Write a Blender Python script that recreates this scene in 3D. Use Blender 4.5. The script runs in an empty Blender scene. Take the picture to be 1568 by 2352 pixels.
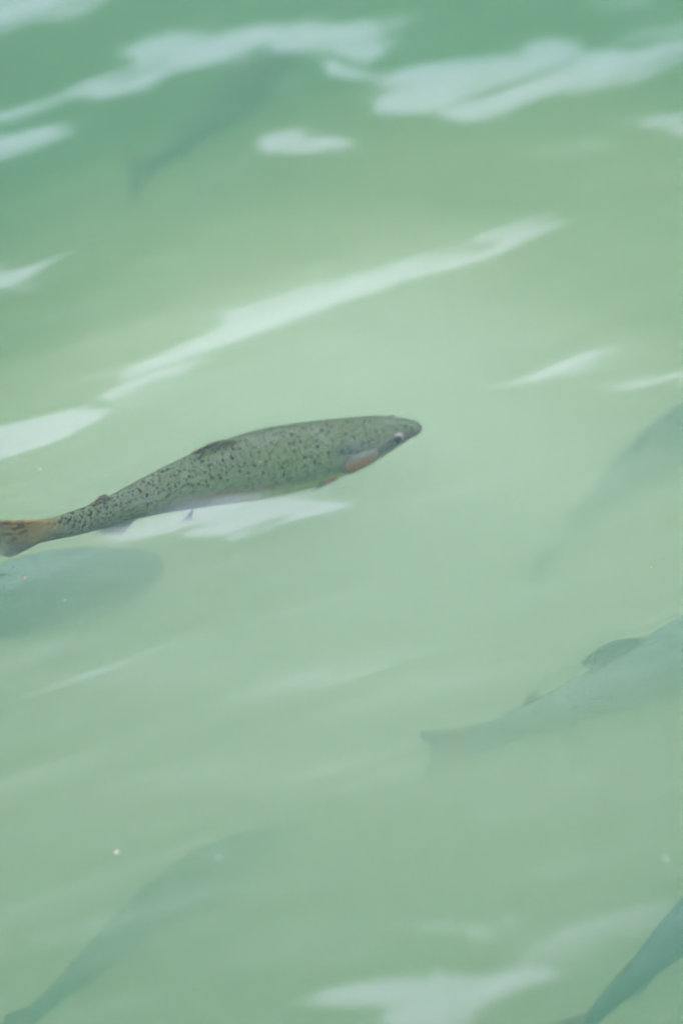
import bpy, bmesh, math, random
import numpy as np
from mathutils import Vector, Matrix, noise

rad = math.radians
scene = bpy.context.scene
col = scene.collection

# ------------------------------------------------------------------ camera
DEP = rad(32.0)                 # looking down by
DIST = 4.0                      # metres to the water at the middle of the picture
CAMH = DIST * math.sin(DEP)
CAM = Vector((0, 0, CAMH))
FWD = Vector((0, math.cos(DEP), -math.sin(DEP)))
UP = Vector((0, math.sin(DEP), math.cos(DEP)))
LENS, SENS = 128.0, 24.0
cd = bpy.data.cameras.new('camera')
cam = bpy.data.objects.new('camera', cd)
col.objects.link(cam)
cam.location = CAM
cam.rotation_euler = (math.pi / 2 - DEP, 0, 0)
cd.sensor_fit = 'HORIZONTAL'
cd.sensor_width = SENS
cd.lens = LENS
cd.clip_start = 0.05
cd.clip_end = 3000
cd.dof.use_dof = True
cd.dof.focus_distance = 4.03
cd.dof.aperture_fstop = 1.8
scene.camera = cam

# ------------------------------------------------------------------ sky, sun, exposure
CLOUD = (41, 37, 56)
SUN_EL, SUN_AZ = rad(52), rad(205)      # high, behind the camera and to its left
world = bpy.data.worlds.new('World')
scene.world = world
world.use_nodes = True
wn = world.node_tree
wn.nodes.clear()
sky = wn.nodes.new('ShaderNodeTexSky')
sky.sky_type = 'NISHITA'
sky.sun_disc = False
sky.sun_elevation = SUN_EL
sky.sun_rotation = SUN_AZ
sky.air_density = 1.0
sky.dust_density = 3.0
sky.ozone_density = 1.0
bg = wn.nodes.new('ShaderNodeBackground')
bg.inputs['Strength'].default_value = 0.13
wo = wn.nodes.new('ShaderNodeOutputWorld')
# a broken overcast: pale cloud with thinner places where the blue comes through
tcw = wn.nodes.new('ShaderNodeTexCoord')
cn = wn.nodes.new('ShaderNodeTexNoise'); cn.inputs['Scale'].default_value = 2.6; cn.inputs['Detail'].default_value = 5
wn.links.new(tcw.outputs['Generated'], cn.inputs['Vector'])
cr = wn.nodes.new('ShaderNodeMapRange')
cr.inputs[1].default_value, cr.inputs[2].default_value, cr.inputs[3].default_value, cr.inputs[4].default_value = .38, .62, .62, 1.0
wn.links.new(cn.outputs[0], cr.inputs[0])
cm = wn.nodes.new('ShaderNodeMix'); cm.data_type = 'RGBA'
wn.links.new(cr.outputs[0], cm.inputs[0]); wn.links.new(sky.outputs[0], cm.inputs[6])
cm.inputs[7].default_value = (*CLOUD, 1)
wn.links.new(cm.outputs[2], bg.inputs['Color'])
wn.links.new(bg.outputs[0], wo.inputs['Surface'])
sd = bpy.data.lights.new('sun', 'SUN')
sd.energy = 1.0
sd.angle = rad(20)
sd.color = (1.0, 0.97, 0.92)
sun = bpy.data.objects.new('sun', sd)
col.objects.link(sun)
sdir = Vector((math.sin(SUN_AZ) * math.cos(SUN_EL), math.cos(SUN_AZ) * math.cos(SUN_EL), math.sin(SUN_EL)))
sun.rotation_euler = sdir.to_track_quat('Z', 'Y').to_euler()
sun.location = (0, 0, 20)
scene.view_settings.view_transform = 'Standard'
scene.view_settings.look = 'None'
scene.view_settings.exposure = 0.52
scene.view_settings.gamma = 1.0
scene.view_settings.use_curve_mapping = False
scene.cycles.max_bounces = 10
scene.cycles.volume_bounces = 4
scene.cycles.transparent_max_bounces = 16
scene.cycles.use_denoising = True
scene.cycles.denoising_input_passes = 'RGB'     # keeps the skin pattern seen through the water
scene.cycles.volume_max_steps = 64

W, H = 1568.0, 2352.0           # the size the photograph was measured at


def to_plane(px, py, z):
    """the point of the horizontal plane z seen at picture position px, py"""
    s = SENS / LENS
    d = FWD + Vector((1, 0, 0)) * ((px / W - 0.5) * s) + UP * ((0.5 - py / H) * s * H / W)
    return CAM + d * ((z - CAM.z) / d.z)


# ------------------------------------------------------------------ small helpers
def tag(o, label=None, cat=None, group=None, kind=None):
    if label: o['label'] = label
    if cat: o['category'] = cat
    if group: o['group'] = group
    if kind: o['kind'] = kind
    return o


def mesh_obj(name, verts, faces, mats, parent=None, uvs=None, smooth=True):
    me = bpy.data.meshes.new(name)
    me.from_pydata([tuple(v) for v in verts], [], faces)
    if not isinstance(mats, (list, tuple)): mats = [mats]
    for m in mats: me.materials.append(m)
    if smooth: me.polygons.foreach_set('use_smooth', [True] * len(me.polygons))
    if uvs:
        idx = np.empty(len(me.loops), dtype=np.int32)
        me.loops.foreach_get('vertex_index', idx)
        for uname, arr in uvs.items():
            a = np.asarray(arr, dtype=np.float32)[idx]
            lay = me.uv_layers.new(name=uname)
            lay.data.foreach_set('uv', a.ravel())
    me.update()
    o = bpy.data.objects.new(name, me)
    col.objects.link(o)
    if parent is not None:
        o.parent = parent
        o.matrix_parent_inverse = parent.matrix_world.inverted() if False else Matrix.Translation(-parent.location)
    return o


class NT:
    """tiny shorthand for node trees"""
    def __init__(self, name):
        self.m = bpy.data.materials.new(name)
        self.m.use_nodes = True
        self.t = self.m.node_tree
        self.t.nodes.clear()
        self.out = self.t.nodes.new('ShaderNodeOutputMaterial')

    def n(self, typ, **kw):
        nd = self.t.nodes.new(typ)
        for k, v in kw.items():
            if k.startswith('_'): setattr(nd, k[1:], v)
        return nd

    def set(self, sock, v):
        if hasattr(v, 'is_output') or isinstance(v, bpy.types.NodeSocket): self.t.links.new(v, sock)
        elif isinstance(v, (tuple, list)) and sock.type == 'RGBA' and len(v) == 3: sock.default_value = (*v, 1)
        else: sock.default_value = v

    def math(self, op, a, b=0.0, c=0.0, clamp=False):
        nd = self.n('ShaderNodeMath', _operation=op)
        nd.use_clamp = clamp
        self.set(nd.inputs[0], a); self.set(nd.inputs[1], b); self.set(nd.inputs[2], c)
        return nd.outputs[0]

    def ramp(self, x, a, b, lo=0.0, hi=1.0):
        nd = self.n('ShaderNodeMapRange', _interpolation_type='SMOOTHSTEP')
        self.set(nd.inputs[0], x)
        nd.inputs[1].default_value, nd.inputs[2].default_value = a, b
        nd.inputs[3].default_value, nd.inputs[4].default_value = lo, hi
        return nd.outputs[0]

    def mix(self, f, a, b):
        nd = self.n('ShaderNodeMix', _data_type='RGBA')
        self.set(nd.inputs[0], f); self.set(nd.inputs[6], a); self.set(nd.inputs[7], b)
        return nd.outputs[2]

    def noise(self, vec, scale, detail=3.0, rough=0.5):
        nd = self.n('ShaderNodeTexNoise')
        if vec is not None: self.set(nd.inputs['Vector'], vec)
        nd.inputs['Scale'].default_value = scale
        nd.inputs['Detail'].default_value = detail
        nd.inputs['Roughness'].default_value = rough
        return nd.outputs[0]

    def uv(self, name):
        return self.n('ShaderNodeUVMap', _uv_map=name).outputs[0]

    def xyz(self, v):
        nd = self.n('ShaderNodeSeparateXYZ'); self.set(nd.inputs[0], v)
        return nd.outputs

    def mapping(self, v, loc=(0, 0, 0), scale=(1, 1, 1)):
        nd = self.n('ShaderNodeMapping'); self.set(nd.inputs[0], v)
        nd.inputs['Location'].default_value = loc; nd.inputs['Scale'].default_value = scale
        return nd.outputs[0]

    def principled(self, **kw):
        nd = self.n('ShaderNodeBsdfPrincipled')
        for k, v in kw.items(): self.set(nd.inputs[k.replace('_', ' ')], v)
        return nd


# ------------------------------------------------------------------ materials of the setting
# sigma: how much a metre of this milky green water takes from red, green and blue
SIG_S = (0.138, 0.43, 0.275)
SIG_A = (0.99, 1.08, 1.74)


def water_material():
    k = NT('water')
    geo = k.n('ShaderNodeNewGeometry')
    dot = k.n('ShaderNodeVectorMath', _operation='DOT_PRODUCT')
    k.set(dot.inputs[0], geo.outputs['Incoming']); k.set(dot.inputs[1], geo.outputs['Normal'])
    c = k.math('ABSOLUTE', dot.outputs['Value'])
    r = k.math('MULTIPLY_ADD', k.math('POWER', k.math('SUBTRACT', 1.0, c, clamp=True), 4.2), 0.98, 0.02)
    gl = k.n('ShaderNodeBsdfAnisotropic') if False else k.n('ShaderNodeBsdfGlossy')
    gl.inputs['Roughness'].default_value = 0.19
    gl.inputs['Color'].default_value = (1, 1, 1, 1)
    pos = geo.outputs['Position']
    bump = k.n('ShaderNodeBump')
    bump.inputs['Strength'].default_value = 1.0
    bump.inputs['Distance'].default_value = 1.0
    far = k.math('MULTIPLY', k.noise(k.mapping(pos, scale=(0.45, 1, 1)), 3.5, 3), 0.03)
    # wind ripples only beyond the modelled swell near the bank
    xyz = k.xyz(pos)
    dx = k.ramp(k.math('ABSOLUTE', xyz[0]), 1.2, 2.5)
    dy = k.ramp(k.math('ABSOLUTE', k.math('SUBTRACT', xyz[1], 3.6)), 1.9, 3.2)
    w = k.math('MAXIMUM', dx, dy)
    k.set(bump.inputs['Height'], k.math('MULTIPLY', far, w))
    k.t.links.new(bump.outputs[0], gl.inputs['Normal'])
    tr = k.n('ShaderNodeBsdfTransparent')
    mx = k.n('ShaderNodeMixShader')
    k.set(mx.inputs[0], r)
    k.t.links.new(tr.outputs[0], mx.inputs[1]); k.t.links.new(gl.outputs[0], mx.inputs[2])
    k.t.links.new(mx.outputs[0], k.out.inputs['Surface'])
    vs = k.n('ShaderNodeVolumeScatter'); va = k.n('ShaderNodeVolumeAbsorption')
    ms, ma = max(SIG_S), max(SIG_A)
    vs.inputs['Color'].default_value = (*[v / ms for v in SIG_S], 1)
    vs.inputs['Density'].default_value = ms
    vs.inputs['Anisotropy'].default_value = 0.0
    va.inputs['Color'].default_value = (*[1 - v / ma for v in SIG_A], 1)
    va.inputs['Density'].default_value = ma
    ad = k.n('ShaderNodeAddShader')
    k.t.links.new(vs.outputs[0], ad.inputs[0]); k.t.links.new(va.outputs[0], ad.inputs[1])
    k.t.links.new(ad.outputs[0], k.out.inputs['Volume'])
    return k.m


def haze_material(name, dens, w):
    """dens: what a metre takes in all; w: the share of it thrown back, per colour"""
    k = NT(name)
    vs = k.n('ShaderNodeVolumeScatter'); va = k.n('ShaderNodeVolumeAbsorption')
    ms = max(w); ma = max(1 - v for v in w)
    vs.inputs['Color'].default_value = (*[v / ms for v in w], 1)
    vs.inputs['Density'].default_value = dens * ms
    va.inputs['Color'].default_value = (*[1 - (1 - v) / ma for v in w], 1)
    va.inputs['Density'].default_value = dens * ma
    ad = k.n('ShaderNodeAddShader')
    k.t.links.new(vs.outputs[0], ad.inputs[0]); k.t.links.new(va.outputs[0], ad.inputs[1])
    k.t.links.new(ad.outputs[0], k.out.inputs['Volume'])
    return k.m


def simple(name, c1, c2, scale, rough=0.8, bump=0.0, ior=1.45):
    k = NT(name)
    tc = k.n('ShaderNodeTexCoord').outputs['Object']
    f = k.ramp(k.noise(tc, scale, 5, 0.6), 0.35, 0.65)
    p = k.principled(Base_Color=k.mix(f, c1, c2), Roughness=rough)
    p.inputs['IOR'].default_value = ior
    if bump:
        b = k.n('ShaderNodeBump'); b.inputs['Distance'].default_value = bump
        k.set(b.inputs['Height'], k.noise(tc, scale * 4, 4)); k.t.links.new(b.outputs[0], p.inputs['Normal'])
    k.t.links.new(p.outputs[0], k.out.inputs['Surface'])
    return k.m


M_water = water_material()
M_bed = simple('pond_mud', (0.10, 0.10, 0.06), (0.17, 0.16, 0.10), 1.3, 0.9, 0.02)
M_ground = simple('bank_earth', (0.06, 0.08, 0.035), (0.12, 0.11, 0.07), 0.8, 0.9, 0.03)
M_leaf = simple('leaves', (0.030, 0.055, 0.020), (0.075, 0.115, 0.045), 0.9, 0.7)
M_bark = simple('bark', (0.07, 0.06, 0.045), (0.13, 0.11, 0.085), 6.0, 0.9, 0.01)

# ------------------------------------------------------------------ the wave surface
# where the slopes of the swell lean towards the viewer they mirror the sky above the trees
PATCH = [
 (1.0, [(-60,-60),(290,-60),(245,5),(195,35),(130,50),(60,55),(20,70),(-60,100)]),
 (1.0, [(-60,268),(20,250),(70,235),(130,205),(160,190),(250,160),(280,140),(290,115),(330,90),(400,75),(470,68),(500,58),(600,52),(700,45),(800,48),(870,40),(930,32),(975,33),(945,50),(915,75),(895,100),(880,130),(830,138),(760,130),(700,115),(640,108),(590,115),(575,130),(530,140),(470,152),(400,155),(375,170),(350,200),(320,212),(270,220),(200,222),(150,235),(90,262),(30,280),(-60,290)]),
 (1.0, [(690,118),(760,135),(830,158),(880,162),(930,145),(1000,140),(1100,135),(1180,125),(1210,100),(1270,88),(1340,92),(1380,110),(1450,105),(1568,85),(1640,80),(1640,125),(1530,155),(1480,180),(1400,195),(1330,218),(1260,222),(1210,240),(1160,270),(1120,285),(1060,280),(1000,265),(940,262),(870,262),(835,245),(840,215),(870,200),(800,180),(730,150)]),
 (0.6, [(1380,100),(1440,70),(1520,45),(1640,35),(1640,90),(1500,95)]),
 (0.7, [(1310,8),(1380,-5),(1500,-5),(1560,8),(1480,20),(1400,22)]),
 (0.9, [(1430,275),(1500,262),(1568,255),(1640,255),(1640,318),(1540,305),(1490,297)]),
 (1.0, [(580,318),(600,305),(680,298),(760,302),(800,318),(815,332),(770,345),(690,350),(620,350),(590,338)]),
 (1.0, [(-60,316),(60,300),(130,288),(195,280),(180,300),(130,325),(80,345),(30,362),(-60,385)]),
 (0.6, [(1300,325),(1350,315),(1410,325),(1360,340),(1310,348),(1210,357),(1250,345)]),
 (0.5, [(620,185),(690,178),(680,195),(630,200)]),
 (1.0, [(-60,622),(30,605),(90,590),(150,570),(120,600),(85,640),(50,662),(-60,672)]),
 (0.35, [(290,612),(350,597),(440,578),(430,596),(360,612)]),
 (.82, [(245,915),(255,880),(300,850),(370,815),(450,780),(510,745),(500,722),(570,700),(650,675),(740,650),(830,628),(900,605),(1000,585),(1090,560),(1110,540),(1180,515),(1220,493),(1285,495),(1250,520),(1200,545),(1160,580),(1080,605),(980,628),(900,650),(860,670),(760,700),(680,735),(600,765),(540,790),(480,825),(420,860),(350,885),(290,910),(250,928)]),
 (.9, [(-60,985),(60,960),(140,940),(245,940),(235,965),(190,990),(120,1020),(50,1045),(-60,1072)]),
 (1.0, [(1140,885),(1200,870),(1240,845),(1300,815),(1370,800),(1450,797),(1420,812),(1370,835),(1310,862),(1240,882),(1180,888)]),
 (0.8, [(1360,892),(1450,870),(1520,860),(1640,832),(1640,870),(1520,885),(1430,898)]),
 (.65, [(430,1164),(520,1142),(640,1142),(740,1145),(760,1150),(805,1165),(780,1180),(700,1195),(620,1200),(580,1215),(530,1238),(470,1235),(420,1228),(470,1205),(440,1180)]),
 (0.6, [(200,1250),(260,1222),(330,1196),(420,1162),(520,1138),(520,1176),(440,1202),(330,1228),(240,1252)]),
 (.68, [(680,2300),(740,2275),(850,2262),(950,2245),(1100,2240),(1230,2225),(1300,2235),(1200,2265),(1110,2320),(1040,2370),(900,2370),(880,2320),(780,2312)]),
 (0.35, [(1200,2170),(1300,2120),(1430,2080),(1568,2070),(1568,2110),(1430,2150),(1300,2200),(1180,2235),(1100,2230)]),
 (0.6, [(965,2133),(1000,2125),(1100,2132),(1160,2140),(1150,2152),(1100,2152),(1060,2142)]),
 (0.5, [(1135,2113),(1180,2108),(1185,2118),(1150,2122)]),
]
# broad soft light on the swell: px, py, radius x, radius y, tilt, amount
GLOW = [(900, 900, 900, 420, -.25, .55), (800, 1500, 800, 300, -.25, .5), (1150, 560, 700, 150, -.2, .5),
        (1500, 620, 300, 500, 0, .4), (760, 1700, 500, 120, -.3, .4), (1200, 1850, 300, 100, -.4, .4),
        (1450, 1900, 300, 90, -.3, .3), (1540, 40, 130, 60, 0, .7), (500, 1980, 500, 110, -.3, .3)]
E_TREE = 33.0                    # degrees up to the tree tops on the far shore


def fnoise(X, Y, seed, n=14):
    r = np.random.RandomState(seed)
    o = np.zeros_like(X)
    for _ in range(n):
        a = r.uniform(-.55, .25); f = r.uniform(.4, 2.2)
        o += np.sin(f * (X * math.sin(-a) * .35 + Y * math.cos(a)) + r.uniform(0, 6.28) + .8 * np.sin(X * r.uniform(.2, .6) + r.uniform(0, 6))) / math.sqrt(n)
    return o


def build_water():
    D = 0.004
    x0, x1, y0, y1 = -1.0, 1.0, 1.75, 5.95
    nx, ny = int((x1 - x0) / D) + 1, int((y1 - y0) / D) + 1
    xs, ys = x0 + D * np.arange(nx), y0 + D * np.arange(ny)
    X, Y = np.meshgrid(xs, ys)
    Z = np.zeros_like(X)
    for _pass in range(3):
        # picture position of each point of the surface (second time round with its own height)
        depth = Y * FWD.y + (Z - CAMH) * FWD.z
        s = SENS / LENS
        PX = (X / depth / s + .5) * W
        PY = (.5 - (Y * UP.y + (Z - CAMH) * UP.z) / depth / (s * H / W)) * H
        # feathered edges
        # feather mostly along the crests, which lie slightly tilted
        A = PX * .95 - PY * .31; B = PX * .31 + PY * .95
        QX = PX + 16 * fnoise(A / 45, B / 13, 3)
        QY = PY + 5.0 * fnoise(A / 40, B / 16, 4) + 3.0 * fnoise(A / 16, B / 7, 5)
        level = np.zeros_like(X)
        for amt, poly in PATCH:
            amt = .32 + .68 * amt
            P = np.array(poly, float)
            bx0, by0 = P.min(0) - 90; bx1, by1 = P.max(0) + 90
            m = (QX > bx0) & (QX < bx1) & (QY > by0) & (QY < by1)
            if not m.any(): continue
            x, y = QX[m], QY[m]
            d = np.full(x.shape, 1e9); ins = np.zeros(x.shape, bool)
            for i in range(len(P)):
                a, b = P[i], P[(i + 1) % len(P)]
                e = b - a
                t = np.clip(((x - a[0]) * e[0] + (y - a[1]) * e[1]) / (e @ e), 0, 1)
                d = np.minimum(d, np.hypot((x - a[0] - t * e[0]) * .55, y - a[1] - t * e[1]))
                c = ((a[1] > y) != (b[1] > y))
                with np.errstate(divide='ignore', invalid='ignore'):
                    xi = a[0] + (y - a[1]) * e[0] / e[1]
                ins ^= c & (x < xi)
            sd_ = np.where(ins, d, -d)
            f = np.clip((sd_ + 23) / 40, 0, 1); f = f * f * (3 - 2 * f)
            level[m] = np.maximum(level[m], amt * f)
        glow = np.zeros_like(X)
        for gx, gy, rx, ry, a, amt in GLOW:
            dx, dy = PX - gx, PY - gy
            u = dx * math.cos(a) + dy * math.sin(a); v = -dx * math.sin(a) + dy * math.cos(a)
            glow = np.maximum(glow, amt * np.exp(-(u / rx) ** 2 - (v / ry) ** 2))
        glow += .20 * fnoise(PX / 160, PY / 70, 8) + .10 * fnoise(PX / 60, PY / 22, 9)
        level *= 1 - .12 * np.clip(fnoise(A / 70, B / 18, 21) + .4, 0, 1.5) - .20 * np.clip(fnoise(A / 55, B / 6.5, 31), 0, 1.4)
        fine = 1.5 * fnoise(A / 34, B / 8, 22) + 1.5 * fnoise(A / 95, B / 24, 23) + 1.2 * fnoise(A / 12, B / 4, 24)
        dep = np.arctan2(CAMH - Z, Y)
        # wanted elevation (degrees) that each facet mirrors
        e_lo = 22.5 + 9 * np.clip(glow * .75, -.3, 1.0) + fine
        e_hi = 46.0
        inner = np.clip(np.minimum(np.minimum(X - x0, x1 - X) / .25, np.minimum(Y - y0, y1 - Y) / .5), 0, 1)
        inner = inner * inner * (3 - 2 * inner)
        s_lo = np.tan((np.radians(e_lo) - dep) / 2) * inner
        s_hi = np.tan((np.radians(e_lo * (1 - level) + e_hi * level) - dep) / 2) * inner
        want = s_hi
        ky = 2 * np.pi * np.fft.fftfreq(ny, D)[:, None]; kx = 2 * np.pi * np.fft.fftfreq(nx, D)[None]
        den = ky ** 2 + .06 * kx ** 2 + .6
        G = (-1j * ky) / den
        S = want.copy()
        pa = np.clip(level * 3, 0, 1)
        for it in range(60):
            hh = np.fft.fft2(S) * G
            sy = np.real(np.fft.ifft2(1j * ky * hh))
            lowlim = np.minimum(sy, want)                 # off the patches steeper away is as dark
            soft = .75 * lowlim + .25 * want
            S = (1 - pa) * soft + pa * (want + .9 * (want - sy)) if it < 59 else S
            S = np.clip(S, -.35, .35)
            S *= inner
        h = np.real(np.fft.ifft2(hh)) * inner
        h -= h.mean(); Z = h
    print('swell', h.min(), h.max(), 'err', np.abs((sy - want)[pa > .5]).mean())
    h -= h.mean()
    # widen to the whole pond
    def spread(c0, c1, lim0, lim1, step0=.02, g=1.25):
        a, p, st = [], c0, step0
        while p > lim0: p -= st; st *= g; a.append(max(p, lim0))
        b, p, st = [], c1, step0
        while p < lim1: p += st; st *= g; b.append(min(p, lim1))
        return a[::-1], b
    ax, bx = spread(x0, x1, -45, 45); ay, by = spread(y0, y1, -1.5, 22)
    XS = np.concatenate([ax, xs, bx]); YS = np.concatenate([ay, ys, by])
    Hh = np.zeros((len(YS), len(XS)))
    Hh[len(ay):len(ay) + ny, len(ax):len(ax) + nx] = h
    NX, NY = len(XS), len(YS)
    XX, YY = np.meshgrid(XS, YS)
    top = np.stack([XX, YY, Hh], -1).reshape(-1, 3)
    idx = np.arange(NX * NY).reshape(NY, NX)
    f = np.stack([idx[:-1, :-1], idx[:-1, 1:], idx[1:, 1:], idx[1:, :-1]], -1).reshape(-1, 4)
    base = NX * NY
    ring = np.concatenate([idx[0, :], idx[1:, -1], idx[-1, -2::-1], idx[-2:0:-1, 0]])
    low = top[ring].copy(); low[:, 2] = -1.7
    n = len(ring); j = np.arange(n); k2 = (j + 1) % n
    side = np.stack([ring[j], base + j, base + k2, ring[k2]], -1)
    cen = base + n
    verts = np.concatenate([top, low, [[0, 5, -1.7]]])
    tri = np.stack([base + k2, base + j, np.full(n, cen)], -1)
    me = bpy.data.meshes.new('water')
    me.from_pydata(verts.tolist(), [], f.tolist() + side.tolist() + tri.tolist())
    me.materials.append(M_water)
    sm = np.zeros(len(me.polygons), bool); sm[:len(f)] = True
    me.polygons.foreach_set('use_smooth', sm)
    me.update()
    o = bpy.data.objects.new('water', me)
    col.objects.link(o)
    tag(o, 'milky green rippled pond water with pale sky reflections', None, None, 'structure')
    def surf(x, y):
        i = min(max(int((x - x0) / D), 0), nx - 1); j_ = min(max(int((y - y0) / D), 0), ny - 1)
        return h[j_, i]
    return surf


surf = build_water()

# ------------------------------------------------------------------ pond bed, banks, wooded shore
def build_ground():
    def z(x, y):
        e = min(x + 32, 32 - x, y + .9, 16 - y)
        t = min(max((e + .6) / 1.6, 0), 1); t = t * t * (3 - 2 * t)
        b = .45 + .1 * noise.noise(Vector((x * .3, y * .3, 0)))
        if y > 16: b += min((y - 16) * .22, 3.0)
        return b * (1 - t) + (-1.55 + .06 * noise.noise(Vector((x * .5, y * .5, 3)))) * t
    xs = [-1500, -400, -120, -60] + [-40 + i for i in range(81)] + [60, 120, 400, 1500]
    ys = [-1500, -400, -100, -30, -10, -4] + [-3 + .5 * i for i in range(50)] + [23, 25, 28, 34, 50, 100, 400, 1500]
    v = [(x, y, z(x, y)) for y in ys for x in xs]
    n = len(xs)
    f = [(j * n + i, j * n + i + 1, (j + 1) * n + i + 1, (j + 1) * n + i) for j in range(len(ys) - 1) for i in range(n - 1)]
    tag(mesh_obj('ground', v, f, M_ground), kind='structure')


build_ground()


def build_treeline():
    """the wood across the pond, seen only in its reflection: one mass of trunks and leaf clumps"""
    r = np.random.RandomState(4)
    cen, tv, tf = [], [], []
    for row in range(4):
        x = -36.0
        while x < 36:
            bx, by = x + r.uniform(-.6, .6), 17.5 + row * 2.2 + r.uniform(-.6, .6)
            top = by * math.tan(rad(E_TREE - .8 * (row == 0) + r.uniform(-1.3, .9)))
            rr0 = r.uniform(1.7, 2.6)
            i0 = len(tv)
            for (zz, rr) in ((.3, .22), (top * .45, .15), (top * .9, .04)):
                for q in range(6):
                    a = q * math.pi / 3
                    tv.append((bx + rr * math.cos(a), by + rr * math.sin(a), zz))
            for l in range(2):
                for q in range(6):
                    tf.append((i0 + l * 6 + q, i0 + l * 6 + (q + 1) % 6, i0 + l * 6 + 6 + (q + 1) % 6, i0 + l * 6 + 6 + q))
            n = 60
            t = r.uniform(0, 1, n) ** .7
            rh = rr0 * (1 - .55 * np.clip((t - .6) / .4, 0, 1)) * r.uniform(.2, 1, n)
            an = r.uniform(0, 6.283, n)
            cen.append(np.stack([bx + rh * np.cos(an), by + rh * np.sin(an), 1 + (top - 1.3) * t], -1))
            x += 1.9
    c = np.repeat(np.concatenate(cen), 22, 0)
    N = len(c)
    c = c + r.normal(0, 1, (N, 3)) * (.38, .38, .32)
    A = r.normal(0, 1, (N, 3)); A /= np.linalg.norm(A, axis=1)[:, None]
    B = np.cross(A, r.normal(0, 1, (N, 3))); B /= np.linalg.norm(B, axis=1)[:, None]
    sz = r.uniform(.12, .26, N)[:, None]
    V = np.stack([c + A * sz, c + B * sz * .6, c - A * sz, c - B * sz * .6], 1).reshape(-1, 3)
    nv = N * 4 + len(tv); nf = N + len(tf)
    me = bpy.data.meshes.new('treeline')
    me.vertices.add(nv); me.loops.add(nf * 4); me.polygons.add(nf)
    me.vertices.foreach_set('co', np.concatenate([V, np.array(tv)]).astype(np.float32).ravel())
    me.loops.foreach_set('vertex_index', np.concatenate([np.arange(N * 4), (np.array(tf) + N * 4).ravel()]).astype(np.int32))
    me.polygons.foreach_set('loop_start', np.arange(0, nf * 4, 4, dtype=np.int32))
    mi = np.zeros(nf, dtype=np.int32); mi[N:] = 1
    me.materials.append(M_leaf); me.materials.append(M_bark)
    me.polygons.foreach_set('material_index', mi)
    me.update(calc_edges=True)
    o = bpy.data.objects.new('treeline', me); col.objects.link(o)
    tag(o, 'dense dark green wood across the pond mirrored in the water', kind='stuff')


build_treeline()


def build_haze(cx, cy, cz, rx, ry, rz, turn, seed, mat):
    """a bank of pale silt hanging in the water: a lumpy flat lens of extra scattering added to brighten the water"""
    vs, fs = [], []
    nu, nv = 48, 24
    for i in range(nv + 1):
        a = math.pi * i / nv
        for j in range(nu):
            b = 2 * math.pi * j / nu
            d = Vector((math.sin(a) * math.cos(b), math.sin(a) * math.sin(b), math.cos(a)))
            k = 1 + .22 * noise.noise(d * 1.6 + Vector((seed, 0, 0)))
            x, y, z = d.x * rx * k, d.y * ry * k, d.z * rz * (1 + .1 * noise.noise(d * 2 + Vector((0, seed, 0))))
            vs.append((cx + x * math.cos(turn) - y * math.sin(turn), cy + x * math.sin(turn) + y * math.cos(turn), cz + z))
    for i in range(nv):
        for j in range(nu):
            fs.append((i * nu + j, (i + 1) * nu + j, (i + 1) * nu + (j + 1) % nu, i * nu + (j + 1) % nu))
    o = mesh_obj('added_haze', vs, fs, mat)
    tag(o, 'pale silt added to brighten the pond water', kind='stuff')


M_haze = haze_material('haze', .92, (.428, .590, .455))
for i_, (sx, sy, top_) in enumerate([(.56, .85, -.11), (.62, .95, -.13), (.74, 1.02, -.16), (.90, 1.22, -.18), (1.10, 1.50, -.20), (.70, .80, -.12)]):  # overlapping lenses, added to make the middle of the water brighter
    build_haze(.06 + .10 * math.sin(i_ * 2.1), 3.79 + .12 * math.cos(i_ * 1.7), top_ - .42, sx, sy, .42, .3 * math.sin(i_ * 1.3), 1.0 + 4 * i_, M_haze)
build_haze(.25, 4.70, -.66, 1.0, .85, .42, .1, 33.0, M_haze)

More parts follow.
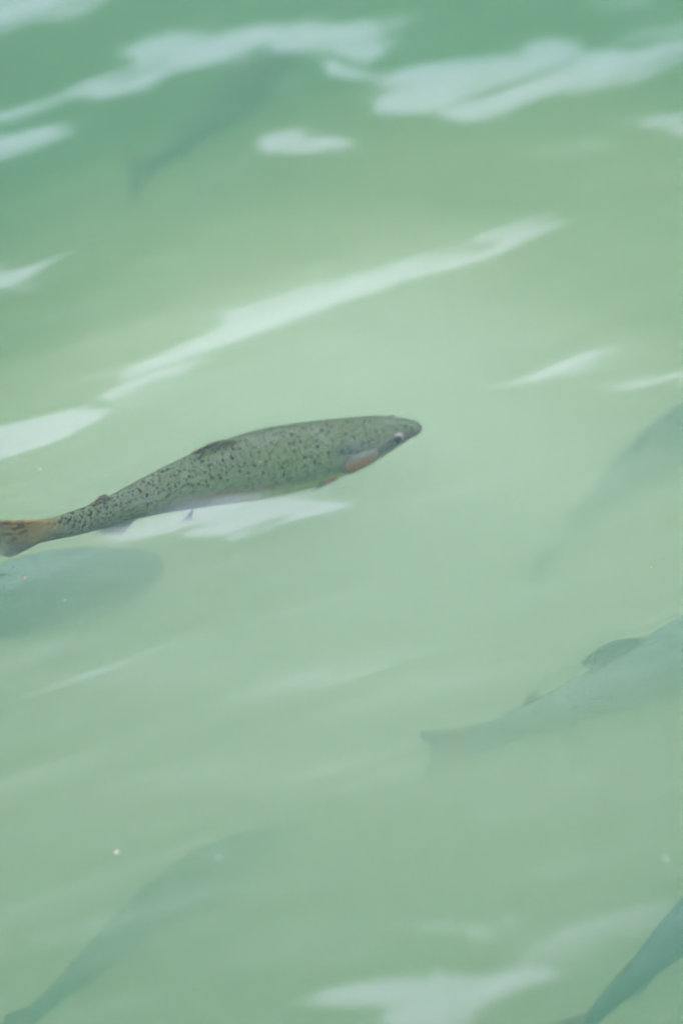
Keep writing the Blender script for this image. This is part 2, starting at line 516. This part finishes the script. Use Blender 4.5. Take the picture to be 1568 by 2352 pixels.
# ------------------------------------------------------------------ trout materials
def body_material(name, seed, dull=0.0, spots=1.0, pale=0.0):
    k = NT(name)
    uv = k.uv('along'); me = k.uv('metres')
    t, v, _ = k.xyz(uv)                       # t 0 nose .. 1 tail, v 0 back ridge .. 1 belly
    seedv = (seed * 3.17, seed * 1.31, 0)
    back = (0.034, 0.058, 0.022); mid = (0.054, 0.088, 0.034)
    nz = k.noise(k.mapping(me, seedv), 160, 4, .65)
    nz2 = k.noise(k.mapping(me, seedv, (1, 2.2, 1)), 22, 3)
    c = k.mix(k.ramp(v, .05, .45), back, mid)
    # tail half a little greyer green
    c = k.mix(k.ramp(t, .45, .8, 0, .55), c, (0.040, 0.062, 0.026))
    # head blue-grey
    c = k.mix(k.math('MULTIPLY', k.ramp(t, .24, .13), k.ramp(v, .15, .4)), c, (0.045, 0.056, 0.040))
    # rose band along the flank
    vd = k.math('ABSOLUTE', k.math('SUBTRACT', v, .55))
    band = k.math('MULTIPLY', k.ramp(vd, .10, .01), k.ramp(t, .27, .42))
    band = k.math('MULTIPLY', band, k.ramp(t, .66, .50))
    c = k.mix(k.math('MULTIPLY', band, .65), c, (0.130, 0.078, 0.045))
    # yellow-green flank then silver belly
    c = k.mix(k.math('MULTIPLY', k.ramp(v, .54, .66), k.ramp(t, .52, .36)), c, (0.19, 0.26, 0.045))
    c = k.mix(k.ramp(v, .88, .98), c, (0.22, 0.25, 0.20))
    # dark blue-grey shoulder behind and above the gill cover
    sh = k.math('MULTIPLY', k.ramp(k.math('ABSOLUTE', k.math('SUBTRACT', t, .175)), .055, .01), k.ramp(k.math('ABSOLUTE', k.math('SUBTRACT', v, .31)), .09, .02))
    c = k.mix(k.math('MULTIPLY', sh, .7), c, (0.026, 0.036, 0.036))
    # fine grain of the scales
    c = k.mix(k.ramp(nz, .38, .66, .0, .45), c, (0.026, 0.040, 0.025))
    c = k.mix(k.ramp(nz2, .45, .75, .0, .3), c, (0.085, 0.120, 0.075))
    vo = k.n('ShaderNodeTexVoronoi'); k.set(vo.inputs['Vector'], k.mapping(me, seedv, (1, 1.25, 1))); vo.inputs['Scale'].default_value = 420
    c = k.mix(k.ramp(vo.outputs['Distance'], .25, .7, .0, .28), c, (0.022, 0.034, 0.022))
    # black spots: large sparse ones, small dense ones towards the tail
    def spotlayer(scale, rmin, rmax, keep, off, stretch=1.0):
        warp = k.n('ShaderNodeVectorMath', _operation='ADD')
        ns = k.n('ShaderNodeTexNoise'); k.set(ns.inputs['Vector'], me); ns.inputs['Scale'].default_value = 260
        sc = k.n('ShaderNodeVectorMath', _operation='SCALE'); k.set(sc.inputs[0], ns.outputs['Color']); sc.inputs['Scale'].default_value = 0.0008
        k.set(warp.inputs[0], k.mapping(me, (seed * 7.7 + off, seed * 2.9, 0), (1, stretch, 1))); k.set(warp.inputs[1], sc.outputs[0])
        vv = k.n('ShaderNodeTexVoronoi', _voronoi_dimensions='2D'); k.set(vv.inputs['Vector'], warp.outputs[0]); vv.inputs['Scale'].default_value = scale
        r, g, b = k.xyz(vv.outputs['Color'])
        radius = k.math('MULTIPLY', k.math('MULTIPLY_ADD', k.math('POWER', g, 1.6), rmax - rmin, rmin), k.ramp(t, .55, .85, 1.0, 1.2))
        q = k.math('DIVIDE', vv.outputs['Distance'], radius)
        s_ = k.ramp(q, 1.02, .90)
        return k.math('MULTIPLY', s_, k.math('LESS_THAN', r, keep))
    dens = k.math('MULTIPLY_ADD', k.ramp(t, .2, .8), .35, .45)
    big = spotlayer(104, .13, .21, dens, 0.3, 1.0)
    small = spotlayer(168, .15, .25, k.math('MULTIPLY_ADD', k.ramp(t, .25, .65), .45, .45), 5.1, 1.0)
    tiny = spotlayer(280, .14, .30, k.ramp(t, .3, .75, .25, .85), 9.4, 1.0)
    sp = k.math('MAXIMUM', big, k.math('MAXIMUM', small, k.math('MULTIPLY', tiny, .35)))
    sp = k.math('MULTIPLY', sp, k.ramp(k.math('SUBTRACT', v, k.ramp(t, .4, .6, 0, .16)), .74, .58))
    sp = k.math('MULTIPLY', sp, spots)
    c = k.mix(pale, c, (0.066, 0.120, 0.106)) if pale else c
    c = k.mix(sp, c, (0.004, 0.006, 0.005))
    c = k.mix(k.math('MULTIPLY', k.ramp(k.math('MULTIPLY_ADD', nz2, .10, t), .89, .965), .75), c, (0.078, 0.070, 0.024)) if seed == 1.0 else c
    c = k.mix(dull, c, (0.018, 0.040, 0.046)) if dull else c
    b = k.n('ShaderNodeBump'); b.inputs['Strength'].default_value = .35; b.inputs['Distance'].default_value = .0006
    k.set(b.inputs['Height'], vo.outputs['Distance'])
    p = k.principled(Base_Color=c, Roughness=.5)
    p.inputs['IOR'].default_value = 1.12
    k.t.links.new(b.outputs[0], p.inputs['Normal'])
    k.t.links.new(p.outputs[0], k.out.inputs['Surface'])
    return k.m


def fin_material(name, base, edge, spot=0.0, alpha=.25, seed=0.0, low=None):
    """u across the rays, v from root to edge"""
    k = NT(name)
    uv = k.uv('along'); u, v, _ = k.xyz(uv)
    c = k.mix(k.ramp(v, .45, 1.0), base, edge)
    if low: c = k.mix(k.ramp(u, .35, .85), c, low)
    ray = k.n('ShaderNodeTexWave', _wave_type='BANDS', _bands_direction='X')
    k.set(ray.inputs['Vector'], uv); ray.inputs['Scale'].default_value = 7.0; ray.inputs['Distortion'].default_value = .6
    c = k.mix(k.ramp(ray.outputs['Fac'], .35, .9, 0, .7), c, (0.03, 0.03, 0.022))
    if spot:
        vv = k.n('ShaderNodeTexVoronoi', _voronoi_dimensions='2D')
        k.set(vv.inputs['Vector'], k.mapping(uv, (seed, seed * .3, 0), (9, 4.5, 1))); vv.inputs['Scale'].default_value = 1.0
        c = k.mix(k.math('MULTIPLY', k.ramp(vv.outputs['Distance'], .42, .28), spot), c, (0.012, 0.013, 0.012))
    p = k.principled(Base_Color=c, Roughness=.5, IOR=1.12)
    k.set(p.inputs['Alpha'], k.math('SUBTRACT', 1.0, k.ramp(v, .3, 1.0, 0, alpha)))
    k.t.links.new(p.outputs[0], k.out.inputs['Surface'])
    return k.m


def gill_material():
    k = NT('gill_cover')
    tc = k.uv('along'); u, v, _ = k.xyz(tc)
    c = k.mix(k.math('MULTIPLY', k.ramp(v, .08, .45), k.math('MULTIPLY', k.ramp(u, .0, .35, .1, 1.0), k.ramp(u, 1.0, .88, .2, 1.0))), (0.055, 0.075, 0.055), (0.118, 0.050, 0.017))
    c = k.mix(k.ramp(v, .85, 1.0), c, (0.10, 0.06, 0.04))
    nz = k.noise(k.mapping(tc, (3, 1, 0), (4, 3, 1)), 5, 4, .7)
    c = k.mix(k.ramp(nz, .45, .75, 0, .4), c, (0.10, 0.085, 0.06))
    # pale seam between the two bones of the cover
    seam = k.ramp(k.math('ABSOLUTE', k.math('SUBTRACT', u, .42)), .035, .01)
    c = k.mix(k.math('MULTIPLY', seam, .5), c, (0.15, 0.12, 0.10))
    p = k.principled(Base_Color=c, Roughness=.45, IOR=1.1)
    k.t.links.new(p.outputs[0], k.out.inputs['Surface'])
    return k.m


M_gill = gill_material()
M_eye = simple('eye_silver', (0.13, 0.135, 0.11), (0.10, 0.105, 0.085), 160, .35, ior=1.1)
M_pupil = simple('pupil', (0.006, 0.007, 0.007), (0.012, 0.012, 0.012), 50, .15, ior=1.1)
M_lip = simple('lip', (0.022, 0.028, 0.02), (0.03, 0.035, 0.028), 90, .5, ior=1.1)
M_gilledge = simple('gill_rim', (0.085, 0.07, 0.055), (0.06, 0.06, 0.045), 80, .5, ior=1.1)
M_white = simple('fin_white', (0.32, 0.36, 0.36), (0.22, 0.26, 0.27), 60, .5, ior=1.1)
M_dorsal = fin_material('dorsal_fin', (0.054, 0.092, 0.044), (0.058, 0.095, 0.048), .9, .15, 1.0)
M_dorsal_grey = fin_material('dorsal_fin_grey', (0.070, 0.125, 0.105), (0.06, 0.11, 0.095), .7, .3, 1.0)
M_adip = fin_material('adipose_fin', (0.055, 0.085, 0.04), (0.085, 0.085, 0.035), .9, .1, 2.0)
M_tail = fin_material('tail_fin', (0.088, 0.078, 0.022), (0.060, 0.070, 0.040), .6, .45, 3.0, low=(0.050, 0.056, 0.034))
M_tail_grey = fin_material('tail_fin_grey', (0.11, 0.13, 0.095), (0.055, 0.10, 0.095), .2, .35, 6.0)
M_anal = fin_material('anal_fin', (0.09, 0.12, 0.10), (0.16, 0.20, 0.19), 0, .75)
M_pect = fin_material('pectoral_fin', (0.16, 0.07, 0.045), (0.09, 0.065, 0.05), 0, .3)

# length share -> above, below, half width (shares of the body length)
PROF = [(0.0, .004, .004, .004), (.006, .013, .011, .013), (.02, .020, .016, .019), (.05, .032, .028, .030), (.09, .046, .044, .043),
        (.14, .058, .060, .050), (.20, .070, .071, .056), (.28, .080, .082, .060), (.36, .081, .083, .060),
        (.46, .071, .073, .052), (.56, .056, .057, .043), (.66, .043, .042, .032), (.75, .035, .034, .024),
        (.82, .031, .030, .018), (.875, .030, .029, .012), (.91, .033, .033, .007), (.925, .035, .035, .003)]


def smooth_interp(tab, t):
    tt = np.array([r[0] for r in tab]); out = []
    for c in range(1, len(tab[0])):
        vv = np.array([r[c] for r in tab])
        m = np.gradient(vv, tt)
        i = int(np.clip(np.searchsorted(tt, t) - 1, 0, len(tt) - 2))
        hh = tt[i + 1] - tt[i]; q = (t - tt[i]) / hh
        out.append(float((2 * q ** 3 - 3 * q ** 2 + 1) * vv[i] + (q ** 3 - 2 * q ** 2 + q) * hh * m[i]
                         + (-2 * q ** 3 + 3 * q ** 2) * vv[i + 1] + (q ** 3 - q ** 2) * hh * m[i + 1]))
    return out


class Trout:
    def __init__(s, label, pts, roll, seed, dull=0, girth=1.0, detail=1.0, dorsal_up=.35, tail_span=1.0, spots=1.0, pale=0.0, group='trout swimming in the milky pond', fins=None):
        s.P = [Vector(p) for p in pts]
        # resample the centre line by arc length
        dense = []
        n = len(s.P)
        for i in range(n - 1):
            p0 = s.P[max(i - 1, 0)] if i > 0 else s.P[0] * 2 - s.P[1]
            p3 = s.P[i + 2] if i + 2 < n else s.P[-1] * 2 - s.P[-2]
            p1, p2 = s.P[i], s.P[i + 1]
            for q in range(20):
                t = q / 20
                dense.append(.5 * ((2 * p1) + (p2 - p0) * t + (2 * p0 - 5 * p1 + 4 * p2 - p3) * t * t + (3 * p1 - p0 - 3 * p2 + p3) * t ** 3))
        dense.append(s.P[-1])
        a = np.array([tuple(d) for d in dense])
        L = np.concatenate([[0], np.cumsum(np.linalg.norm(np.diff(a, axis=0), axis=1))])
        s.L = L[-1]; s.arc = L / L[-1]; s.cl = a
        s.roll = roll; s.g = girth
        s.seed = seed; s.dull = dull
        s.sid = 1.0
        c = s.pt(.4)
        s.root = bpy.data.objects.new('trout', None)
        col.objects.link(s.root)
        s.root.location = c
        s.root.empty_display_size = .05
        tag(s.root, label, 'fish', group)
        s.body(body_material('trout_skin', seed, dull, spots, pale), detail)
        s.build_fins(dorsal_up, tail_span, fins)
        s.build_head()

    def pt(s, t):
        if not hasattr(s, 'pc'): s.pc = {}
        t = round(float(t), 6)
        if t not in s.pc: s.pc[t] = s.pt_(t)
        return s.pc[t].copy()

    def pt_(s, t):
        if t > 1:
            return s.pt(1) + (s.pt(1) - s.pt(.97)) / .03 * (t - 1)
        return Vector([float(np.interp(t, s.arc, s.cl[:, i])) for i in range(3)])

    def frame(s, t):
        t = round(float(t), 6)
        if not hasattr(s, 'fc'): s.fc = {}
        if t not in s.fc: s.fc[t] = s.frame_(t)
        return s.fc[t]

    def frame_(s, t):
        e = .03
        T = (s.pt(min(t + e, 1.0)) - s.pt(max(t - e, 0))).normalized()      # towards the tail
        U = Vector((0, 0, 1)); U = (U - T * U.dot(T)).normalized()
        S = T.cross(U)                                                        # one flank
        c, q = math.cos(s.roll), math.sin(s.roll)
        return T, U * c + S * q, S * c - U * q

    def pos(s, t, u, w):
        """t along, u up from the axis, w sideways; u and w in shares of the length"""
        T, U, S = s.frame(min(t, 1.0))
        return s.pt(t) + U * (u * s.L) + S * (w * s.L)

    def prof(s, t):
        if not hasattr(s, 'prc'): s.prc = {}
        if t not in s.prc: s.prc[t] = s.prof_(t)
        return s.prc[t]

    def prof_(s, t):
        a, b, w = smooth_interp(PROF, t)
        return a * s.g, b * s.g, w * s.g

    def skin(s, t, ang, lift=0.0):
        """ang 0 at the back ridge, pi at the belly, sign picks the flank"""
        a, b, w = s.prof(t)
        c, q = math.cos(ang), math.sin(ang)
        n_ = 1.85
        u = math.copysign(abs(c) ** (2 / n_), c) * ((a if c > 0 else b) + lift)
        ww = math.copysign(abs(q) ** (2 / (n_ + .25)), q) * (w + lift)
        return s.pos(t, u, ww)

    def body(s, mat, detail):
        nt, na = int(220 * detail), int(96 * detail)
        ts = [0.925 * (i / nt) ** 1.15 for i in range(nt + 1)]
        vs, fs, uv, mt = [], [], [], []
        for i, t in enumerate(ts):
            a, b, w = s.prof(t)
            half = (a + b + 2 * w) * .8 * s.L
            for j in range(na + 1):
                ang = -math.pi + 2 * math.pi * j / na
                vs.append(s.skin(t, ang)); uv.append((t, abs(ang) / math.pi)); mt.append((t * s.L, ang / math.pi * half))
        for i in range(nt):
            for j in range(na):
                p = i * (na + 1) + j
                fs.append((p, p + 1, p + na + 2, p + na + 1))
        for e, i in ((0, 0), (1, nt)):
            ci = len(vs); vs.append(s.pt(ts[i])); uv.append((ts[i], .5)); mt.append((ts[i] * s.L, 0))
            for j in range(na):
                p = i * (na + 1) + j
                fs.append((ci, p + 1, p) if e == 0 else (ci, p, p + 1))
        mesh_obj('body', vs, fs, mat, s.root, {'along': uv, 'metres': mt})

    def fin(s, name, mat, root, tip, n=26, m=12, thick=.0022, curl=None, parent=None):
        """a webbed fin between a root line and a tip line; both give (t, u, w) for q in 0..1"""
        top, bot, uv = [], [], []
        for i in range(n + 1):
            q = i / n
            r0, t0 = root(q), tip(q)
            for j in range(m + 1):
                f = j / m
                p = [r0[x] * (1 - f) + t0[x] * f for x in range(3)]
                if curl: p[2] += curl(q, f)
                th = thick * (1 - .75 * f) + .0005 * math.cos(q * 44) * (f > 0)
                top.append((p[0], p[1], p[2] + th / 2)); bot.append((p[0], p[1], p[2] - th / 2)); uv.append((q, f))
        vs = [s.pos(*p) for p in top] + [s.pos(*p) for p in bot]
        N = len(top); fs = []
        g = lambda i, j: i * (m + 1) + j
        for i in range(n):
            for j in range(m):
                fs.append((g(i, j), g(i + 1, j), g(i + 1, j + 1), g(i, j + 1)))
                fs.append((N + g(i, j), N + g(i, j + 1), N + g(i + 1, j + 1), N + g(i + 1, j)))
        edge = [g(i, m) for i in range(n + 1)]
        for a, b in zip(edge, edge[1:]): fs.append((a, b, N + b, N + a))
        for i in (0, n):
            for j in range(m):
                a, b = g(i, j), g(i, j + 1)
                fs.append((a, b, N + b, N + a))
        for i in range(n):
            a, b = g(i, 0), g(i + 1, 0); fs.append((a, N + a, N + b, b))
        return mesh_obj(name, vs, fs, mat, parent or s.root, {'along': uv + uv})

    def build_fins(s, up, span, fins):
        F = dict(dorsal=True, adipose=True, anal=True, pelvic=True, pectoral=True, tail=True)
        if fins: F.update(fins)
        if F['dorsal']:
            ua = lambda t: s.prof(t)[0] * .93
            hgt = .075 * up
            lean = .035 * (1 - up)
            def root(q): t = F.get('dorsal_t', .392) + F.get('dorsal_len', .110) * q; return (t, ua(t), 0)
            def tip(q):
                t = F.get('dorsal_t', .392) + F.get('dorsal_len', .110) * q
                hh = hgt * math.sin(min(q * 1.9 + .12, 1.9)) * (1 - .45 * q) + .006
                return (t + .012 + .022 * (1 - up) + .012 * q, ua(min(t + .04, .9)) + hh, F.get('dlean', 0) * (.4 + .6 * q))
            s.fin('dorsal_fin', M_dorsal if s.seed == 1.0 else M_dorsal_grey, root, tip, 40, 12, .006)
        if F['adipose']:
            ua = lambda t: s.prof(t)[0] * .9
            def root(q): t = .735 + .032 * q; return (t, ua(t), 0)
            def tip(q):
                t = .745 + .048 * q
                return (t, ua(t) + .004 + .020 * math.sin(math.pi * min(q + .12, 1) * .85), F.get('alean', 0))
            s.fin('adipose_fin', M_adip, root, tip, 14, 6, .006)
        if F['anal']:
            ub = lambda t: -s.prof(t)[1] * .93
            def root(q): t = .65 + .075 * q; return (t, ub(t), 0)
            def tip(q):
                t = .685 + .068 * q; return (t + .01, ub(t) - .045 * (1 - .62 * q), 0)
            f = s.fin('anal_fin', M_anal, root, tip, 24, 10, .003)
            def r2(q): return tuple(np.array((.649, ub(.65), 0)) * (1 - q) + np.array((.694, ub(.685) - .046, 0)) * q)
            def t2(q): return tuple(np.array(r2(q)) + np.array((-.005 * (1 - .5 * q), -.002, 0)))
            s.fin('white_edge', M_white, r2, t2, 10, 2, .0045, parent=None)
        if F['pelvic']:
            for sg in (-1, 1):
                ub = -s.prof(.51)[1] * .9
                def root(q): return (.50 + .02 * q, ub + .006 * q, sg * (.012 + .008 * q))
                def tip(q): return (.555 - .012 * q, ub - .018 + .016 * q, sg * (.030 + .022 * q))
                s.fin('pelvic_fin', M_anal, root, tip, 14, 8, .003)
        if F['pectoral']:
            pl = F.get('pectoral_spread', .25)
            for sg in (-1, 1):
                w0 = s.prof(.215)[2]; ub = -s.prof(.215)[1] * .62
                if F.get('pectoral_tuck'):
                    root = lambda q: (.200 + .012 * q, ub + .012 * q, sg * w0 * (.80 + .10 * q))
                    tip = lambda q: (.262 - .02 * q, ub - .006 + .016 * q, sg * (w0 * .86 + .008))
                    s.fin('pectoral_fin', M_pect, root, tip, 18, 8, .0035)
                    continue
                def root(q): return (.205 + .010 * q, ub + .014 * q, sg * w0 * (.72 + .12 * q))
                def tip(q): return (.285 + .02 * math.sin(math.pi * q) - .02 * q, ub - .035 * (1 - q) + .006 * q - .05 * pl, sg * (w0 * .8 + .02 + .06 * pl + .01 * q))
                s.fin('pectoral_fin', M_pect, root, tip, 18, 8, .0035)
        if F['tail']:
            def root(q): a, b, w = s.prof(.905); return (.902, a * .95 * (1 - q) - b * .95 * q, 0)
            up_, lo_ = F.get('tail_up', .075), F.get('tail_low', .085)
            def tip(q):
                if F.get('tail_fan'):
                    x = 1.02 - .035 * q - .015 * math.sin(math.pi * q) - .022 * max(0, (q - .72) / .28) ** 2
                    return (x, up_ * (1 - q) - lo_ * math.sin(math.pi / 2 * min(1, q * 1.08)), 0)
                x = 1.035 - .035 * math.sin(math.pi * q)
                e = 1 - abs(2 * q - 1)
                x -= .02 * (1 - min(1, e * 6))
                return (x, (up_ * (1 - q) - lo_ * q) * span, 0)
            tl = F.get('tail_curl', 0)
            s.fin('tail_fin', M_tail if s.seed == 1.0 else M_tail_grey, root, tip, 48, 16, .006, curl=(lambda q, f: tl * f * f))

    def patch(s, name, mat, sg, t0, t1, a0, a1, lift, shape=None, n=18, m=18, rim=.35):
        """a shallow plate lying on the flank"""
        vs, fs, uv = [], [], []
        for i in range(n + 1):
            for j in range(m + 1):
                u, v = i / n, j / m
                t, a = shape(u, v) if shape else (t0 + (t1 - t0) * u, a0 + (a1 - a0) * v)
                e = min(u, 1 - u, v, 1 - v) / .08
                l = lift * min(1, e) - .0015 * (1 - min(1, e))
                vs.append(s.skin(t, sg * a, l)); uv.append((u, v))
        for i in range(n):
            for j in range(m):
                p = i * (m + 1) + j; fs.append((p, p + 1, p + m + 2, p + m + 1))
        return mesh_obj(name, vs, fs, mat, s.root, {'along': uv})

    def tube(s, name, mat, pts, r, parent=None):
        vs, fs = [], []
        for i, p in enumerate(pts):
            d = (pts[min(i + 1, len(pts) - 1)] - pts[max(i - 1, 0)]).normalized()
            a = d.orthogonal().normalized(); b = d.cross(a)
            rr = r * (math.sin(math.pi * (i + .3) / (len(pts) - .4)) ** .5)
            for q in range(8):
                vs.append(p + (a * math.cos(q * math.pi / 4) + b * math.sin(q * math.pi / 4)) * rr)
        for i in range(len(pts) - 1):
            for q in range(8):
                fs.append((i * 8 + q, i * 8 + (q + 1) % 8, i * 8 + 8 + (q + 1) % 8, i * 8 + 8 + q))
        return mesh_obj(name, vs, fs, mat, parent or s.root)

    def build_head(s):
        for sg in (-1, 1):
            # gill cover: front edge behind the eye, round rear edge
            def shp(u, v):
                a = (.40 + .35 * v) * math.pi
                rear = .150 + .040 * math.sin(math.pi * (v * .80 + .14)) ** .8
                front = .100 + .012 * (1 - math.sin(math.pi * v) ** .7) + .012 * v
                return front + (rear - front) * u, a
            s.patch('gill_cover', M_gill, sg, 0, 0, 0, 0, .0028, shp)
            rim = [s.skin(.150 + .040 * math.sin(math.pi * (v * .80 + .14)) ** .8, sg * (.40 + .35 * v) * math.pi, .0022) for v in np.linspace(0, 1, 18)]
            s.tube('gill_rim', M_gilledge, rim, .0009 * s.L / .46)
            # jaw line
            jaw = [s.skin(.012 + .075 * q, sg * (.55 + .02 * q) * math.pi, .0008) for q in np.linspace(0, 1, 14)]
            s.tube('jaw', M_lip, jaw, .0016 * s.L / .46)
            # eye
            c = s.skin(.056, sg * .40 * math.pi, -.0050)
            T, U, S = s.frame(.056)
            nrm = (c - s.pt(.056)).normalized()
            eye = s.ball('eye', M_eye, c, .0135 * s.L, T, nrm)
            s.ball('pupil', M_pupil, c + nrm * (.0066 * s.L), .0086 * s.L, T, nrm, eye)

    def ball(s, name, mat, c, r, T, nrm, parent=None):
        B = T.cross(nrm).normalized(); T2 = nrm.cross(B)
        vs, fs = [], []
        for i in range(11):
            a = math.pi * i / 10
            for j in range(16):
                b = 2 * math.pi * j / 16
                vs.append(c + nrm * (math.cos(a) * r * .72) + T2 * (math.sin(a) * math.cos(b) * r) + B * (math.sin(a) * math.sin(b) * r * .88))
        for i in range(10):
            for j in range(16):
                fs.append((i * 16 + j, i * 16 + (j + 1) % 16, i * 16 + 16 + (j + 1) % 16, i * 16 + 16 + j))
        o = mesh_obj(name, vs, fs, mat)
        o.parent = parent or s.root
        if parent is None: o.matrix_parent_inverse = Matrix.Translation(-s.root.location)
        return o


def line(px, z):
    zs = z if isinstance(z, (list, tuple)) else [z] * len(px)
    P = [to_plane(a, b, c) for (a, b), c in zip(px, zs)]
    # depths are counted from the real surface above the fish, smoothed along it
    ins = [abs(p.x) < .8 for p in P]
    hs = [surf(p.x, p.y) if i else None for p, i in zip(P, ins)]
    known = [h for h in hs if h is not None]
    hs = [h if h is not None else known[-1 if k > 3 else 0] for k, h in enumerate(hs)]
    for _ in range(4):
        hs = [(hs[max(i - 1, 0)] + 2 * hs[i] + hs[min(i + 1, len(hs) - 1)]) / 4 for i in range(len(hs))]
    return [to_plane(a, b, c + h) for (a, b), c, h in zip(px, zs, hs)]


# positions in display pixels (1568 x 2352), nose first
main = Trout('sharply seen spotted rainbow trout with orange gill cover just under the surface',
      line([(968, 982), (930, 987), (880, 999), (800, 1021), (700, 1046), (600, 1066), (500, 1089), (400, 1119), (330, 1144), (260, 1172), (200, 1193), (150, 1208), (100, 1219), (40, 1226), (-22, 1228)],
           [-.036, -.038, -.043, -.049, -.053, -.054, -.052, -.047, -.043, -.040, -.037, -.035, -.033, -.032, -.032]),
      rad(-12), 1.0, dorsal_up=.45, fins=dict(dlean=.004, alean=0, tail_low=.066, tail_up=.042, tail_fan=True, pectoral_tuck=True))
Trout('large pale trout with pink cheek fading below the yellow tail of the sharp one',
      line([(374, 1290), (300, 1316), (200, 1342), (90, 1364), (-20, 1388), (-150, 1415), (-280, 1440), (-400, 1470), (-520, 1500)], -.225),
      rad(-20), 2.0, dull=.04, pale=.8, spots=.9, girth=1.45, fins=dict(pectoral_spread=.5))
Trout('dim blue-green trout at the right edge with its thin tail pointing down',
      line([(1760, 880), (1700, 910), (1640, 950), (1560, 1000), (1480, 1060), (1410, 1120), (1340, 1190), (1280, 1250), (1240, 1300), (1222, 1345)], -.25),
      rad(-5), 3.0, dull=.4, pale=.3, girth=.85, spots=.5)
Trout('faded trout with raised dorsal fin and forked tail swimming out past the right edge',
      line([(1900, 1375), (1800, 1415), (1700, 1452), (1600, 1494), (1500, 1540), (1400, 1580), (1300, 1620), (1200, 1660), (1100, 1700), (990, 1722)], -.245),
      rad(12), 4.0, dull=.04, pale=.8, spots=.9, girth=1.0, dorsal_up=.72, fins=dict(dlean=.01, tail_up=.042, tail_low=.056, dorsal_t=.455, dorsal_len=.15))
Trout('very faint blurred trout shape deep down, slanting to the bottom edge below the pale speck',
      line([(692, 1897), (600, 1948), (520, 1992), (450, 2032), (385, 2074), (320, 2118), (250, 2176), (175, 2242), (100, 2310), (20, 2385)], -.35),
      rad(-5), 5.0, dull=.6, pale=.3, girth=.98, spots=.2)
Trout('faint blue-grey trout between the highest pale reflections, slanting up to the right',
      line([(680, 105), (640, 135), (590, 180), (540, 225), (490, 268), (440, 310), (390, 350), (340, 385), (300, 410)], -.31),
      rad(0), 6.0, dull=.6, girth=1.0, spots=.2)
Trout('dark narrow trout crossing the bottom right corner of the pond view',
      line([(1900, 1840), (1820, 1920), (1740, 1990), (1660, 2060), (1590, 2115), (1520, 2180), (1460, 2240), (1400, 2295), (1350, 2350), (1290, 2410)], -.285),
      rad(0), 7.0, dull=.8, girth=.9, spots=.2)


# ------------------------------------------------------------------ motes and flakes drifting in the water
def build_specks():
    """tiny pale motes, bubbles and fibres spread through the top of the water"""
    r = np.random.RandomState(11)
    vs, fs = [], []
    oc = [(1, 0, 0), (-1, 0, 0), (0, 1, 0), (0, -1, 0), (0, 0, 1), (0, 0, -1)]
    of = [(0, 2, 4), (2, 1, 4), (1, 3, 4), (3, 0, 4), (2, 0, 5), (1, 2, 5), (3, 1, 5), (0, 3, 5)]
    for _ in range(2600):
        x, y, z = r.uniform(-.75, .75), r.uniform(2.2, 5.4), -.004 - .22 * r.uniform() ** 1.6
        z += surf(x, y) * .9
        a = r.uniform(.00018, .00046) * (1 + 1.6 * (r.uniform() < .06)); el = r.choice([1, 1, 1.4, 3.0])
        th = r.uniform(0, 3.14); i = len(vs)
        for o in oc:
            p = (o[0] * a * el, o[1] * a, o[2] * a)
            vs.append((x + p[0] * math.cos(th) - p[1] * math.sin(th), y + p[0] * math.sin(th) + p[1] * math.cos(th), z + p[2]))
        fs += [(i + a_, i + b_, i + c_) for a_, b_, c_ in of]
    tag(mesh_obj('speck', vs, fs, M_mote), 'tiny pale motes drifting in the pond water', kind='stuff')


M_mote = simple('mote', (0.55, 0.57, 0.52), (0.3, 0.33, 0.29), 40, .6)
M_fleck = simple('pale_fleck', (0.22, 0.24, 0.2), (0.16, 0.18, 0.15), 40, .6)
M_orange = simple('orange_flake', (0.26, 0.12, 0.03), (0.2, 0.12, 0.05), 300, .6)
build_specks()


def flake(px, py, z, rx, ry, rz, turn, mat, label, cat, seed):
    p = to_plane(px, py, z)
    p = to_plane(px, py, z + surf(p.x, p.y))     # depth from the real surface
    vs, fs = [], []
    for i in range(7):
        a = math.pi * i / 6
        for j in range(10):
            b = 2 * math.pi * j / 10
            d = Vector((math.sin(a) * math.cos(b), math.sin(a) * math.sin(b), math.cos(a)))
            k = 1 + .35 * noise.noise(d * 1.8 + Vector((seed, 0, 0)))
            x, y = d.x * rx * k, d.y * ry * k
            vs.append(p + Vector((x * math.cos(turn) - y * math.sin(turn), x * math.sin(turn) + y * math.cos(turn), d.z * rz * k)))
    for i in range(6):
        for j in range(10):
            fs.append((i * 10 + j, (i + 1) * 10 + j, (i + 1) * 10 + (j + 1) % 10, i * 10 + (j + 1) % 10))
    tag(mesh_obj('flake', vs, fs, mat), label, cat)


flake(58, 1327, -.02, .0007, .0030, .0008, -.15, M_orange, 'small orange flake drifting over the speckled back of the lower left trout', 'flake', 1)
flake(268, 1960, -.22, .0040, .0048, .0030, 0, M_fleck, 'round pale fleck in open water above the very faint deep trout', 'flake', 2)
flake(1002, 2236, .003, .0006, .0007, .0042, 0, M_mote, 'upright white splinter on the pale reflection near the bottom edge', 'splinter', 3)
flake(1494, 1303, -.04, .0011, .0018, .0010, .4, M_orange, 'tiny tan flake in open water below the dim trout at the right edge', 'flake', 4)
